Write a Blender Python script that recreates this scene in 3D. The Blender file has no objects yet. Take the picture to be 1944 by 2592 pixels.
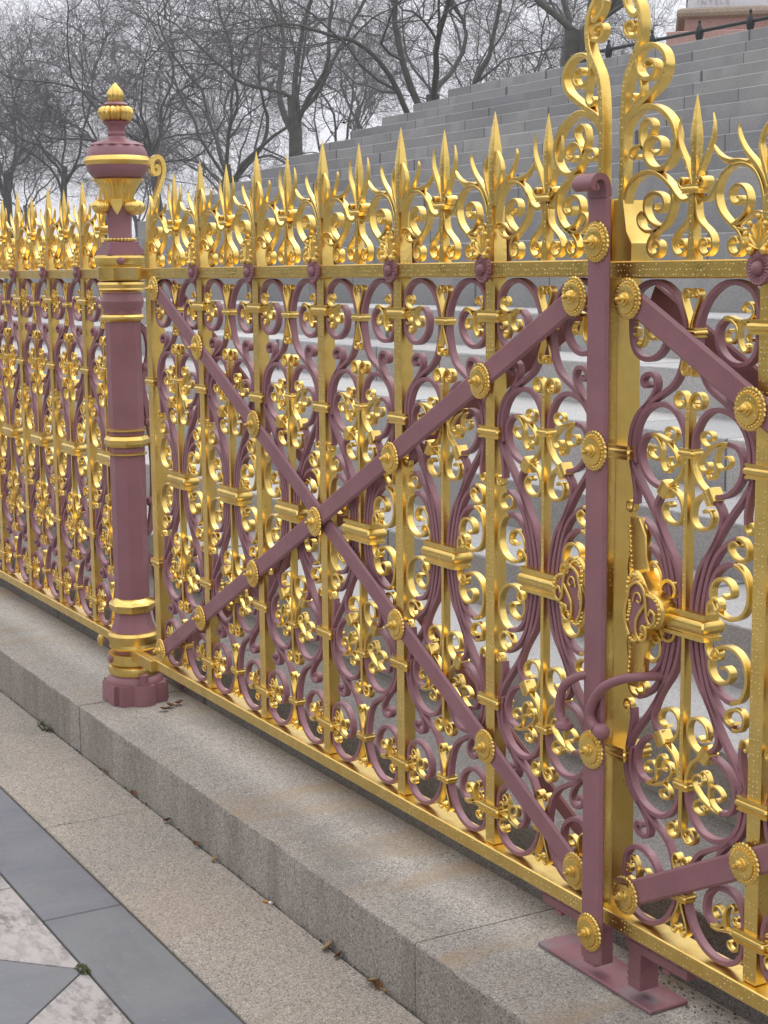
import bpy, bmesh, math, random
import numpy as np
from mathutils import Vector, Matrix, Euler
from math import pi, sin, cos, radians
# one unit of the drawings below is the spacing of two railing bars = 0.4 m
S = 0.4
random.seed(7)
scene = bpy.context.scene
COL = scene.collection

# ------------------------------------------------------------------ materials
class NT:
    def __init__(self, name):
        self.m = bpy.data.materials.new(name); self.m.use_nodes = True
        self.t = self.m.node_tree; self.n = self.t.nodes
        self.b = self.n['Principled BSDF']
        self.pos = self.n.new('ShaderNodeNewGeometry').outputs['Position']
    def lk(self, a, b): self.t.links.new(a, b)
    def node(self, kind, ins=None, **kw):
        nd = self.n.new(kind)
        for k, v in kw.items(): setattr(nd, k, v)
        for k, v in (ins or {}).items():
            if hasattr(v, 'is_output') or isinstance(v, bpy.types.NodeSocket): self.lk(v, nd.inputs[k])
            else: nd.inputs[k].default_value = v
        return nd
    def noise(self, scale, detail=4, rough=.55, vec=None, dist=0.):
        return self.node('ShaderNodeTexNoise', {'Vector': vec or self.pos, 'Scale': scale, 'Detail': detail, 'Roughness': rough, 'Distortion': dist}).outputs['Fac']
    def ramp(self, fac, stops):
        nd = self.node('ShaderNodeValToRGB', {'Fac': fac}); cr = nd.color_ramp
        while len(cr.elements) < len(stops): cr.elements.new(.5)
        for e, (p, c) in zip(cr.elements, stops):
            e.position = p; e.color = tuple(c) + (1,) if len(c) == 3 else c
        return nd.outputs['Color']
    def g(self, fac, a, b, lo=0., hi=1.):
        return self.node('ShaderNodeMapRange', {'Value': fac, 'From Min': a, 'From Max': b, 'To Min': lo, 'To Max': hi}).outputs[0]
    def mix(self, fac, a, b, mode='MIX'):
        nd = self.node('ShaderNodeMix', data_type='RGBA', blend_type=mode)
        for i, v in ((0, fac), (6, a), (7, b)):
            if isinstance(v, bpy.types.NodeSocket): self.lk(v, nd.inputs[i])
            else: nd.inputs[i].default_value = v if i == 0 else tuple(v) + (1,)
        return nd.outputs[2]
    def math(self, op, a, b=0.):
        return self.node('ShaderNodeMath', {0: a, 1: b}, operation=op).outputs[0]
    def scaled(self, v, sc):
        return self.node('ShaderNodeMapping', {'Vector': v, 'Scale': sc}).outputs[0]
    def bump(self, h, strength, dist, prev=None):
        ins = {'Height': h, 'Strength': strength, 'Distance': dist}
        if prev: ins['Normal'] = prev
        return self.node('ShaderNodeBump', ins).outputs[0]
    def done(self, color, rough, metal=0., normal=None, spec=.5):
        for k, v in (('Base Color', color), ('Roughness', rough), ('Metallic', metal), ('Normal', normal), ('Specular IOR Level', spec)):
            if v is None: continue
            if isinstance(v, bpy.types.NodeSocket): self.lk(v, self.b.inputs[k])
            else: self.b.inputs[k].default_value = tuple(v) + (1,) if isinstance(v, tuple) else v
        return self.m

def gold(name, punched):
    q = NT(name)
    n1 = q.noise(14, 5); n2 = q.noise(95, 3); n3 = q.noise(420, 2)
    c = q.mix(q.g(n1, .35, .7), (.87, .625, .19), (.74, .51, .135))
    c = q.mix(q.g(n2, .68, .82, 0, .14), c, (.40, .25, .08))
    dull = q.g(q.noise(4.5, 6, .68), .48, .72, 0, 1); c = q.mix(q.math('MULTIPLY', dull, .5), c, (.50, .375, .145)); rough = q.math('ADD', q.g(n1, .3, .7, .24, .36), q.math('MULTIPLY', dull, .12))
    nm = q.bump(n1, .3, .006); nm = q.bump(n3, .14, .001, nm); nm = q.bump(n2, .16, .0015, nm)
    if punched:
        oc = q.node('ShaderNodeTexCoord').outputs['Object']
        vo = q.node('ShaderNodeTexVoronoi', {'Vector': q.scaled(oc, (1, .02, 1)), 'Scale': 105., 'Randomness': .3})
        fy = q.node('ShaderNodeSeparateXYZ', {0: q.node('ShaderNodeNewGeometry').outputs['True Normal']}).outputs[1]
        d = q.math('MULTIPLY', q.g(vo.outputs['Distance'], .10, .22, 1, 0), q.g(fy, -.7, -.8))
        nm = q.bump(d, .8, .003, nm); rough = q.g(d, 0, 1, rough, .7)
        c = q.mix(q.math('MULTIPLY', d, .85), c, (1., .90, .55))  # dots also coloured paler, standing in for their sky glints
    return q.done(c, rough, 1., nm)
def paint(name, punched=False, worn=False):
    q = NT(name)
    n1 = q.noise(9, 4); n2 = q.noise(130, 4); n3 = q.noise(38, 5)
    c = q.mix(q.g(n1, .3, .7), (.240, .104, .116), (.29, .132, .146))
    c = q.mix(q.g(n3, .60, .78, 0, .45), c, (.26, .16, .165))
    c = q.mix(q.g(n2, .66, .76, 0, .35), c, (.10, .055, .05))
    if worn: c = q.mix(q.g(q.noise(6.5, 5, .6, None, .5), .46, .60, 0, .75), c, (.22, .205, .215))
    rough = q.g(n3, .3, .7, .36, .55)
    nm = q.bump(n1, .2, .006); nm = q.bump(n2, .22, .0012, nm)
    if punched:
        oc = q.node('ShaderNodeTexCoord').outputs['Object']
        vo = q.node('ShaderNodeTexVoronoi', {'Vector': q.scaled(oc, (1, .02, 1)), 'Scale': 120., 'Randomness': .8})
        d = q.g(vo.outputs['Distance'], .15, .28, 1, 0)
        d = q.math('MULTIPLY', d, q.g(q.noise(16, 1), .45, .55))
        nm = q.bump(d, .5, .0012, nm)
    return q.done(c, rough, 0., nm)
def granite(name, c0, c1, grain, stain=0., streak=False, blocks=0., bumpd=.003, warm=(.34, .25, .15), spk=.7):
    q = NT(name)
    n0 = q.noise(1.1, 5, .6); n1 = q.noise(5.5, 5, .6)
    c = q.mix(q.g(n0, .35, .65), c0, c1)
    gr = q.node('ShaderNodeTexVoronoi', {'Vector': q.pos, 'Scale': grain}).outputs['Color']
    gv = q.node('ShaderNodeSeparateColor', {0: gr}).outputs[0]
    c = q.mix(spk, c, q.ramp(gv, [(0, (.14, .14, .14)), (.14, (.45, .44, .43)), (.32, (.86, .85, .83)), (.8, (1.12, 1.1, 1.08)), (1, (1.75, 1.7, 1.62))]), 'MULTIPLY')
    f = q.noise(grain * 3, 3)
    c = q.mix(.6, c, q.ramp(f, [(.3, (.7, .7, .7)), (.7, (1.3, 1.3, 1.3))]), 'MULTIPLY')
    if stain:
        sv = q.scaled(q.pos, (2.6, .75, 1.5))
        st = q.g(q.noise(1.5, 5, .62, sv, .4), .54, .74, 0, stain)
        c = q.mix(st, c, warm)
        c = q.mix(q.g(q.noise(3.3, 5, .65), .56, .75, 0, .5), c, (.16, .155, .15))
    if streak:
        sv = q.scaled(q.pos, (5.5, 5.5, .45))
        c = q.mix(q.g(q.noise(3.2, 6, .65, sv), .46, .76, 0, .55), c, (.14, .115, .09))
    if blocks:
        x = q.node('ShaderNodeSeparateXYZ', {0: q.pos}).outputs[0]
        rnd = q.node('ShaderNodeObjectInfo').outputs['Random']
        xx = q.math('ADD', q.math('MULTIPLY', x, 1 / blocks), q.math('MULTIPLY', rnd, 37.3))
        xx = q.math('ADD', xx, q.math('MULTIPLY', q.math('SINE', q.math('MULTIPLY', xx, 2.3)), .28))
        cell = q.math('FLOOR', xx); fr = q.math('FRACT', xx)
        wn = q.node('ShaderNodeTexWhiteNoise', {'W': q.math('ADD', cell, q.math('MULTIPLY', rnd, 91.))}, noise_dimensions='1D').outputs[0]
        c = q.mix(1., c, q.ramp(wn, [(0, (.86, .86, .87)), (1, (1.12, 1.11, 1.08))]), 'MULTIPLY')
        edge = q.math('MINIMUM', fr, q.math('SUBTRACT', 1., fr))
        c = q.mix(q.g(edge, .005, .011, .8, 0), c, (.07, .07, .07))
    nm = q.bump(f, .35, bumpd); nm = q.bump(n1, .3, .008, nm)
    return q.done(c, .82, 0., nm, .3)
def plain(name, c0, c1, scale, rough=.8, bs=.3, bd=.01, stretch=None, spec=.3):
    q = NT(name)
    v = q.scaled(q.pos, stretch) if stretch else q.pos
    n = q.noise(scale, 6, .6, v); n2 = q.noise(scale * 7, 4, .6)
    c = q.mix(q.g(n, .32, .68), c0, c1)
    c = q.mix(.5, c, q.ramp(n2, [(.3, (.78, .78, .78)), (.7, (1.2, 1.2, 1.2))]), 'MULTIPLY')
    return q.done(c, rough, 0., q.bump(n2, bs, bd), spec)

PW = paint('worn_plum_paint', False, True); GP = gold('gilding_punched', True); GD = gold('gilding_smooth', False)
PU = paint('plum_paint'); PP = paint('plum_paint_punched', True)
KERB = granite('kerb_granite', (.39, .36, .315), (.34, .32, .29), 300, .85, False)
KERBF = granite('kerb_face_granite', (.36, .33, .29), (.30, .275, .24), 300, 0, True)
BAND = granite('band_granite', (.40, .35, .29), (.33, .305, .27), 300, .42, False, warm=(.34, .265, .19))
STEP = granite('step_granite', (.43, .43, .425), (.36, .362, .362), 330, 0, False, 1.05, spk=.42)
STEPUP = granite('upper_step_granite', (.33, .33, .325), (.275, .276, .278), 330, 0, False, 1.05, spk=.35)  # darker, less speckled granite for the upper steps
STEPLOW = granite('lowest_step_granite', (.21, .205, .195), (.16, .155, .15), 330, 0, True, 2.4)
PINK = granite('pink_granite', (.47, .30, .26), (.40, .25, .22), 160, spk=.4)
def slate():
    q = NT('blue_slate')
    v = q.scaled(q.pos, (3.2, .9, 1))
    n = q.noise(4.2, 6, .6, v); n2 = q.noise(46, 5, .6); n3 = q.noise(1.3, 3)
    c = q.mix(q.g(n, .3, .7), (.135, .142, .166), (.185, .19, .207))
    c = q.mix(q.g(n3, .4, .65), c, (.195, .205, .20))
    c = q.mix(q.g(n2, .62, .74, 0, .6), c, (.29, .30, .315)); c = q.mix(q.g(q.noise(2.6, 7, .7, q.scaled(q.pos, (1, 3, 1))), .5, .72, 0, .55), c, (.13, .128, .135))
    return q.done(c, q.g(n2, .3, .7, .5, .68), 0., q.bump(n2, .2, .004), .4)
SLATE = slate()
def marble():
    q = NT('pale_weathered_stone')
    v = q.scaled(q.pos, (1.0, 1.9, 1))
    n = q.noise(16, 9, .78, v, .15); n0 = q.noise(2, 4)
    c = q.mix(q.g(n0, .35, .65), (.47, .44, .415), (.40, .375, .355))
    c = q.mix(q.math('MULTIPLY', q.g(n, .45, .58, 0, 1.), q.g(q.noise(3.1, 4, .6), .30, .55)), c, (.19, .175, .165))
    c = q.mix(q.g(q.noise(5, 4), .62, .75, 0, .4), c, (.50, .34, .29))
    return q.done(c, .85, 0., q.bump(n, .6, .006), .2)
MARBLE = marble()
MORTAR = plain('joint_dirt', (.075, .07, .055), (.11, .10, .08), 30)
LAWN = plain('park_grass', (.055, .075, .03), (.075, .085, .045), 1.2)
BARK = plain('plane_bark', (.072, .07, .058), (.118, .113, .096), 3., .9, .6, .03)
TWIG = plain('bare_twigs', (.105, .095, .092), (.14, .127, .122), 1.2, .9)
IVY = plain('evergreen_leaves', (.045, .055, .028), (.085, .09, .05), 1.4, .6)
BRUSH = plain('winter_scrub', (.115, .108, .094), (.155, .142, .125), .9, .8)
IRON = plain('dark_iron', (.022, .026, .027), (.035, .038, .038), 20, .5)
PALEST = plain('white_marble', (.66, .64, .66), (.60, .58, .60), 6, .6)
BEIGE = granite('buff_moulding', (.40, .33, .25), (.33, .27, .21), 160)
LEAF = plain('dead_leaf', (.20, .095, .045), (.13, .06, .03), 40, .7)
LEAFP = plain('pale_dead_leaf', (.36, .25, .13), (.25, .16, .08), 60, .7)
FILTER = plain('cork_paper', (.50, .26, .09), (.42, .2, .07), 300, .8)
PAPER = plain('white_paper', (.80, .78, .76), (.72, .70, .68), 200, .8)
MOSS = plain('grass_tuft', (.09, .125, .03), (.14, .15, .06), 60, .7)
NAMES = plain('carved_letters', (.52, .48, .50), (.48, .45, .46), 30)
SOIL = plain('grit', (.16, .15, .125), (.10, .095, .08), 60)

# ------------------------------------------------------------------ mesh building
def catmull(P, n=6):
    P = [np.array(p, float) for p in P]
    if len(P) < 3: return [P[0] + (P[-1] - P[0]) * t for t in np.linspace(0, 1, 2)]
    Q = [2 * P[0] - P[1]] + P + [2 * P[-1] - P[-2]]; out = []
    for i in range(1, len(Q) - 2):
        a, b, c, d = Q[i - 1:i + 3]
        for t in np.linspace(0, 1, n, endpoint=False):
            out.append(.5 * (2 * b + (c - a) * t + (2 * a - 5 * b + 4 * c - d) * t * t + (3 * b - a - 3 * c + d) * t ** 3))
    out.append(P[-1]); return out

class MB:
    def __init__(self): self.v = []; self.f = []
    def add(self, v, f):
        o = len(self.v); self.v += [tuple(p) for p in v]; self.f += [tuple(i + o for i in q) for q in f]
    def box(self, x0, x1, y0, y1, z0, z1, bev=.006):
        b = min(bev, .45 * min(x1 - x0, y1 - y0, z1 - z0))
        if b <= 0:
            v = [(x, y, z) for x in (x0, x1) for y in (y0, y1) for z in (z0, z1)]
            self.add(v, [(0, 1, 3, 2), (4, 6, 7, 5), (0, 4, 5, 1), (2, 3, 7, 6), (0, 2, 6, 4), (1, 5, 7, 3)]); return
        bm = bmesh.new()
        bmesh.ops.create_cube(bm, size=1, matrix=Matrix.Translation(((x0 + x1) / 2, (y0 + y1) / 2, (z0 + z1) / 2)) @ Matrix.Diagonal((x1 - x0, y1 - y0, z1 - z0, 1)))
        bmesh.ops.bevel(bm, geom=bm.edges[:], offset=b, segments=1, affect='EDGES')
        bm.verts.index_update(); self.add([v.co[:] for v in bm.verts], [[v.index for v in f.verts] for f in bm.faces]); bm.free()
    def rings(self, R, caps=True, closed=True):
        n = len(R[0]); o = len(self.v)
        for r in R: self.v += [tuple(p) for p in r]
        for i in range(len(R) - 1):
            for j in range(n if closed else n - 1):
                k = (j + 1) % n
                self.f.append((o + i * n + j, o + i * n + k, o + (i + 1) * n + k, o + (i + 1) * n + j))
        if caps:
            self.f.append(tuple(o + j for j in range(n))[::-1]); self.f.append(tuple(o + (len(R) - 1) * n + j for j in range(n)))
    def ribbon(self, pts, t=.028, y0=.008, d=.045, taper=None, ch=.003, n=6, plane='xz', depthtaper=None, off=0.):
        P = catmull(pts, n); N = len(P); R = []
        for i, p in enumerate(P):
            a = P[max(i - 1, 0)]; b = P[min(i + 1, N - 1)]; tg = b - a; L = np.hypot(*tg) or 1.
            nx, nz = -tg[1] / L, tg[0] / L; s = i / (N - 1)
            k = taper(s) if taper else 1.; h = t * .5 * k; c = min(ch, h * .6); dd = d * (depthtaper(s) if depthtaper else 1.)
            ya = y0 + (d - dd) / 2; r = []
            for w, y in ((h, ya + dd), (h, ya + c), (h - c, ya), (-h + c, ya), (-h, ya + c), (-h, ya + dd)):
                if plane == 'xz': r.append((p[0] + nx * w, y, p[1] + nz * w))
                else: r.append((off + y, p[0] + nx * w, p[1] + nz * w))
            R.append(r)
        self.rings(R)
    def tube(self, pts, rad, n=10):
        P = [Vector(p) for p in pts]; R = []
        for i, p in enumerate(P):
            tg = (P[min(i + 1, len(P) - 1)] - P[max(i - 1, 0)]).normalized()
            a = tg.cross(Vector((.31, .2, .93))).normalized(); b = tg.cross(a)
            r = rad(i / (len(P) - 1)) if callable(rad) else rad
            R.append([p + (a * cos(2 * pi * k / n) + b * sin(2 * pi * k / n)) * r for k in range(n)])
        self.rings(R)
    def lathe(self, prof, c=(0, 0, 0), n=40, axis='z', mod=None, phase=0., square=False):
        R = []
        for r, z in prof:
            ring = []
            for k in range(n):
                a = 2 * pi * k / n + phase; q = r * (mod(a, z) if mod else 1.)
                if axis == 'z': ring.append((c[0] + q * cos(a), c[1] + q * sin(a), c[2] + z))
                else: ring.append((c[0] + q * cos(a), c[1] - z, c[2] + q * sin(a)))   # axis -y
            R.append(ring)
        self.rings(R)
    def ball(self, c, r, n=10, m=7, rot=None, sc=(1, 1, 1)):
        R = []
        for i in range(m + 1):
            th = pi * min(max(i / m, .02), .98); ring = []
            for k in range(n):
                a = 2 * pi * k / n; p = Vector((sin(th) * cos(a) * sc[0], sin(th) * sin(a) * sc[1], cos(th) * sc[2])) * r
                if rot: p = rot @ p
                ring.append((c[0] + p.x, c[1] + p.y, c[2] + p.z))
            R.append(ring)
        self.rings(R)
    def prism(self, out, y0, y1, ch=.006):
        n = len(out); A = sum(out[i][0] * out[(i + 1) % n][1] - out[(i + 1) % n][0] * out[i][1] for i in range(n))
        if A < 0: out = out[::-1]
        ins = []
        for i in range(n):
            p0, p, p1 = (np.array(out[j % n], float) for j in (i - 1, i, i + 1))
            e = p1 - p0; L = np.hypot(*e) or 1; ins.append((p[0] - e[1] / L * ch, p[1] + e[0] / L * ch))
        self.rings([[(x, y1, z) for x, z in out], [(x, y0 + ch, z) for x, z in out], [(x, y0, z) for x, z in ins]])
    def build(self, name, mat, parent=None, loc=(0, 0, 0), sharp=32, smooth=True):
        me = bpy.data.meshes.new(name)
        me.from_pydata([(a * S, b * S, c * S) for a, b, c in self.v], [], self.f)
        bm = bmesh.new(); bm.from_mesh(me); bmesh.ops.recalc_face_normals(bm, faces=bm.faces); bm.to_mesh(me); bm.free()
        if smooth:
            me.polygons.foreach_set('use_smooth', [True] * len(me.polygons)); me.set_sharp_from_angle(angle=radians(sharp))
        me.materials.append(mat)
        o = bpy.data.objects.new(name, me); COL.objects.link(o)
        o.location = Vector(loc) * S
        if parent: o.parent = parent
        return o

def worn_block(mb, x0, x1, y0, y1, z0, z1, nose=.012, jit=.006, step=.22, seed=0):
    rg = random.Random(seed); n = max(2, int((x1 - x0) / step)); R = []; a = b = nose
    for i in range(n + 1):
        x = x0 + (x1 - x0) * i / n; t = min(1., min(i, n - i) / 1.)
        a += .5 * (nose + rg.uniform(-jit, jit) - a); b += .5 * (nose + rg.uniform(-jit, jit) - b)
        if rg.random() < .05: a += jit * 1.6; b += jit * 1.6
        k = 0 if t else .006
        R.append([(x, y0 + k, z0), (x, y0 + k, z1 - b - k), (x, y0 + a * .35 + k, z1 - b * .35 - k), (x, y0 + a + k, z1 - k), (x, y1, z1 - k), (x, y1, z0)])
    mb.rings(R)

def tag(o, label=None, cat=None, group=None, kind=None):
    for k, v in (('label', label), ('category', cat), ('group', group), ('kind', kind)):
        if v: o[k] = v
    return o
def empty(name, loc, label, cat, group=None):
    o = bpy.data.objects.new(name, None); COL.objects.link(o); o.location = Vector(loc) * S; o.empty_display_size = .1
    return tag(o, label, cat, group)
def dup(o, parent=None, loc=None):
    c = o.copy(); COL.objects.link(c); c.parent = parent
    if loc is not None: c.location = Vector(loc) * S
    for ch in list(o.children): dup(ch, c)
    return c
def scallop(n, a): return lambda ang, z: 1 + a * cos(n * ang)

# ------------------------------------------------------------------ ornament drawings (right half of a bay, u from the bay centre, z above the bottom rail)
ZT = 3.18; ZM = 1.59
A_ = [(.227,3.001),(.190,2.974),(.175,2.941),(.176,2.905),(.188,2.870),(.218,2.836),(.262,2.810),(.313,2.800),(.362,2.808),(.402,2.832),(.426,2.870),(.436,2.920),(.438,2.977),(.436,3.029),(.425,3.078),(.402,3.115),(.369,3.140),(.327,3.156),(.278,3.163),(.232,3.160),(.184,3.145),(.142,3.120),(.106,3.088),(.078,3.050),(.057,3.010),(.044,2.972),(.039,2.935),(.042,2.885),(.051,2.83),(.070,2.770),(.096,2.722),(.130,2.685),(.180,2.655),(.244,2.622),(.307,2.588),(.369,2.545),(.408,2.494),(.430,2.437),(.437,2.381),(.429,2.327),(.404,2.266),(.358,2.202),(.297,2.133),(.236,2.057),(.181,1.975),(.136,1.887),(.103,1.79),(.083,1.71),(.074,1.64),(.072,1.59)]
H_ = [(.424,2.300),(.410,2.246),(.396,2.190),(.389,2.140),(.391,2.100)]
HG = [(.391,2.100),(.397,2.075),(.416,2.062),(.437,2.070),(.444,2.092),(.433,2.108),(.419,2.102)]
S_ = [(.340,2.565),(.300,2.603),(.266,2.641),(.248,2.682),(.257,2.717),(.290,2.732),(.328,2.724),(.350,2.703),(.344,2.680),(.318,2.673),(.303,2.688)]
B_ = [(.388,2.300),(.402,2.360),(.400,2.425),(.385,2.475),(.356,2.522),(.312,2.562),(.254,2.587),(.191,2.594),(.134,2.582),(.086,2.549),(.053,2.505),(.033,2.458),(.026,2.399),(.025,2.375)]
BG = [(.025,2.375),(.033,2.325),(.054,2.276),(.091,2.238),(.150,2.206)]
C_ = [(.263,2.447),(.315,2.436),(.346,2.403),(.360,2.358),(.352,2.306),(.321,2.258),(.275,2.222),(.219,2.203),(.160,2.198)]
D_ = [(.158,2.192),(.205,2.160),(.230,2.118),(.226,2.075),(.208,2.030),(.180,1.980),(.140,1.925),(.098,1.87),(.066,1.80),(.046,1.72),(.037,1.64),(.036,1.59)]
DG = [(.158,2.192),(.120,2.198),(.086,2.188),(.056,2.166),(.037,2.132),(.033,2.092),(.046,2.060),(.076,2.040),(.122,2.041),(.158,2.062),(.174,2.096),(.163,2.124),(.137,2.132),(.112,2.122)]
E_ = [(.340,2.032),(.300,2.012),(.259,1.986),(.217,1.950),(.178,1.895),(.147,1.82),(.124,1.73),(.112,1.65),(.109,1.59)]
EG = [(.340,2.032),(.380,2.024),(.406,1.995),(.409,1.958),(.380,1.933),(.328,1.940),(.294,1.968),(.294,1.998),(.326,2.010),(.355,1.996)]
F_ = [(.325,1.908),(.290,1.906),(.243,1.888),(.200,1.852),(.172,1.800),(.154,1.735),(.146,1.66),(.145,1.59)]
FG = [(.325,1.908),(.362,1.896),(.396,1.866),(.420,1.805),(.416,1.742),(.384,1.688),(.324,1.658),(.258,1.660),(.204,1.690),(.176,1.738),(.182,1.790),(.218,1.826),(.268,1.830),(.308,1.806),(.316,1.770),(.288,1.752),(.256,1.760)]
GG = [(.160,1.645),(.154,1.685),(.172,1.717),(.206,1.732),(.234,1.720),(.238,1.694),(.216,1.678),(.198,1.690)]
K1 = [(.268,2.447),(.230,2.447),(.183,2.436),(.135,2.422),(.101,2.436),(.087,2.461),(.099,2.483),(.133,2.490),(.160,2.480),(.160,2.458),(.138,2.452)]
K2 = [(.202,2.438),(.145,2.414),(.098,2.377),(.077,2.342),(.090,2.314),(.122,2.308),(.144,2.324),(.140,2.346),(.118,2.346)]
K3 = [(.263,2.445),(.221,2.427),(.194,2.393),(.192,2.356),(.217,2.332),(.257,2.338),(.284,2.363),(.273,2.386),(.243,2.386)]
K4 = [(.196,2.40),(.193,2.36),(.190,2.318),(.172,2.287),(.146,2.280),(.130,2.296),(.143,2.313)]
L1 = [(.224,3.005),(.258,3.010),(.296,3.002),(.333,2.994),(.369,2.997),(.399,3.011),(.413,3.034),(.404,3.060),(.379,3.073),(.353,3.067),(.342,3.050),(.352,3.036),(.370,3.038)]
L1B = [(.310,2.998),(.350,2.986),(.400,2.978)]
L2 = [(.227,2.999),(.264,2.996),(.294,2.980),(.309,2.956),(.308,2.926),(.289,2.904),(.260,2.897),(.241,2.909),(.239,2.932),(.255,2.952),(.274,2.950)]
L3 = [(.327,2.988),(.322,2.945),(.324,2.910),(.335,2.880),(.356,2.860),(.376,2.866),(.380,2.884),(.368,2.893)]
L4 = [(.407,2.945),(.386,2.940),(.376,2.924),(.386,2.909),(.403,2.910),(.407,2.922)]
M_ = [(.006,2.945),(.012,2.985),(.027,3.022),(.043,3.058),(.054,3.088),(.055,3.112),(.043,3.128),(.025,3.128),(.013,3.114),(.017,3.098),(.032,3.096)]
N_ = [(.006,2.56),(.008,2.605),(.020,2.638),(.045,2.659),(.075,2.656),(.096,2.634),(.091,2.605),(.067,2.590),(.042,2.594),(.031,2.612),(.043,2.623)]
P_ = [(.012,3.548),(.021,3.508),(.025,3.476),(.036,3.445),(.060,3.419),(.094,3.396),(.123,3.370),(.136,3.341),(.130,3.310),(.104,3.287),(.074,3.287),(.053,3.308),(.052,3.335),(.068,3.352),(.090,3.350),(.100,3.334),(.090,3.322)]
Q1 = [(.296,3.335),(.285,3.352),(.260,3.350),(.242,3.329),(.247,3.301),(.271,3.283),(.298,3.283),(.316,3.302),(.321,3.330),(.314,3.360),(.292,3.386),(.257,3.410),(.219,3.437),(.186,3.468),(.164,3.505),(.155,3.543),(.159,3.580),(.176,3.613),(.204,3.641),(.244,3.662),(.294,3.670),(.343,3.663),(.389,3.640),(.418,3.608),(.438,3.572),(.450,3.535),(.458,3.490),(.462,3.44)]
Q2 = [(.167,3.607),(.149,3.580),(.131,3.555),(.108,3.537),(.080,3.526),(.051,3.528),(.029,3.541),(.018,3.555)]
Q3 = [(.262,3.412),(.288,3.425),(.317,3.441),(.344,3.468),(.358,3.497),(.357,3.530),(.340,3.561),(.308,3.580),(.274,3.578),(.250,3.560),(.244,3.533),(.258,3.509),(.284,3.499),(.306,3.508),(.306,3.526),(.290,3.530)]
Q4 = [(.280,3.412),(.320,3.421),(.356,3.441),(.391,3.460),(.430,3.464),(.455,3.455)]
Q5 = [(.294,3.395),(.331,3.385),(.362,3.385),(.400,3.396),(.424,3.420),(.420,3.444),(.400,3.446)]
RC = [(.016,3.59),(.026,3.63),(.056,3.690),(.092,3.748),(.114,3.800),(.118,3.855),(.110,3.903)]
RO = [(.470,3.56),(.453,3.598),(.419,3.641),(.374,3.682),(.325,3.727),(.292,3.776),(.279,3.816),(.283,3.842)]
RI = [(.478,3.58),(.466,3.615),(.447,3.657),(.430,3.697),(.420,3.742),(.427,3.786),(.449,3.822),(.462,3.842)]
RL = [(.347,3.674),(.293,3.684),(.239,3.684),(.192,3.697),(.154,3.720),(.128,3.748),(.119,3.764)]
# tall crest beside the meeting stile, v from the meeting line
T0 = [(.046,3.27),(.046,3.40),(.052,3.55),(.058,3.683),(.056,3.816),(.061,3.98),(.081,4.11),(.122,4.184),(.158,4.244),(.176,4.300),(.181,4.356),(.171,4.415),(.140,4.465),(.096,4.520),(.066,4.580),(.064,4.640),(.090,4.680),(.126,4.680),(.138,4.650),(.114,4.634)]
T1 = [(.050,3.90),(.106,3.949),(.191,3.990),(.273,4.034),(.338,4.078),(.367,4.136),(.351,4.195),(.300,4.233),(.237,4.245),(.177,4.227),(.156,4.180),(.166,4.129),(.208,4.098),(.260,4.098),(.290,4.132),(.281,4.163),(.241,4.180),(.212,4.168),(.218,4.150)]
T1B = [(.157,4.160),(.172,4.115),(.188,4.066),(.182,4.018),(.150,3.998),(.124,4.015),(.136,4.036)]
T2 = [(.055,3.84),(.096,3.912),(.171,3.956),(.245,3.970),(.337,3.943),(.409,3.886),(.440,3.820),(.433,3.757),(.394,3.704),(.335,3.680),(.274,3.691),(.229,3.732),(.222,3.778),(.243,3.814),(.288,3.826),(.338,3.805),(.346,3.765),(.308,3.748),(.276,3.766)]
T2B = [(.224,3.755),(.200,3.79),(.186,3.833),(.193,3.888),(.232,3.912),(.274,3.890),(.268,3.853),(.226,3.805)]
T2C = [(.220,3.770),(.192,3.790),(.160,3.793),(.126,3.782),(.112,3.755),(.140,3.739),(.164,3.752)]
T3 = [(.066,3.50),(.084,3.56),(.110,3.614),(.168,3.655),(.252,3.669),(.335,3.648),(.408,3.600),(.456,3.555),(.50,3.528),(.54,3.534),(.556,3.553)]
TQ = [(.330,3.334),(.312,3.352),(.284,3.352),(.262,3.330),(.258,3.305),(.282,3.285),(.318,3.290),(.334,3.318),(.322,3.345),(.274,3.356),(.262,3.350)]
TQ2 = [(.290,3.330),(.312,3.348),(.338,3.330),(.330,3.298),(.300,3.283),(.268,3.294),(.254,3.322),(.268,3.360),(.312,3.398),(.352,3.416),(.392,3.448),(.416,3.49),(.426,3.54),(.414,3.596)]
TQ3 = [(.345,3.413),(.30,3.424),(.257,3.449),(.226,3.497),(.233,3.547),(.283,3.573),(.347,3.557),(.368,3.517),(.339,3.488),(.299,3.496),(.299,3.526)]
TQ4 = [(.322,3.402),(.27,3.396),(.225,3.402),(.185,3.43),(.178,3.468),(.21,3.488),(.232,3.468)]
TT = [(.168,4.425),(.150,4.400),(.128,4.392),(.098,4.405),(.066,4.440),(.052,4.475)]
TT2 = [(.150,4.31),(.125,4.298),(.092,4.300),(.066,4.318),(.056,4.346),(.075,4.368),(.112,4.366),(.130,4.342),(.113,4.326),(.092,4.336)]

tipout = lambda s: 1 - .93 * max(0., (s - .25) / .75) ** 1.3
def leaf(s): return (.75 + .6 * s) if s < .35 else .96 * (1 - ((s - .35) / .65) ** 1.5) + .05
def fade(s): return 1. - .15 * s
def mir(pts, sx=1, low=False, zm=ZM): return [(u * sx, (2 * zm - z if low else z)) for u, z in pts]
def squeeze(pts, hw): return [((u if abs(u) < .2 else math.copysign(.2 + (abs(u) - .2) * (hw - .2) / .3, u)), z) for u, z in pts]

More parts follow.
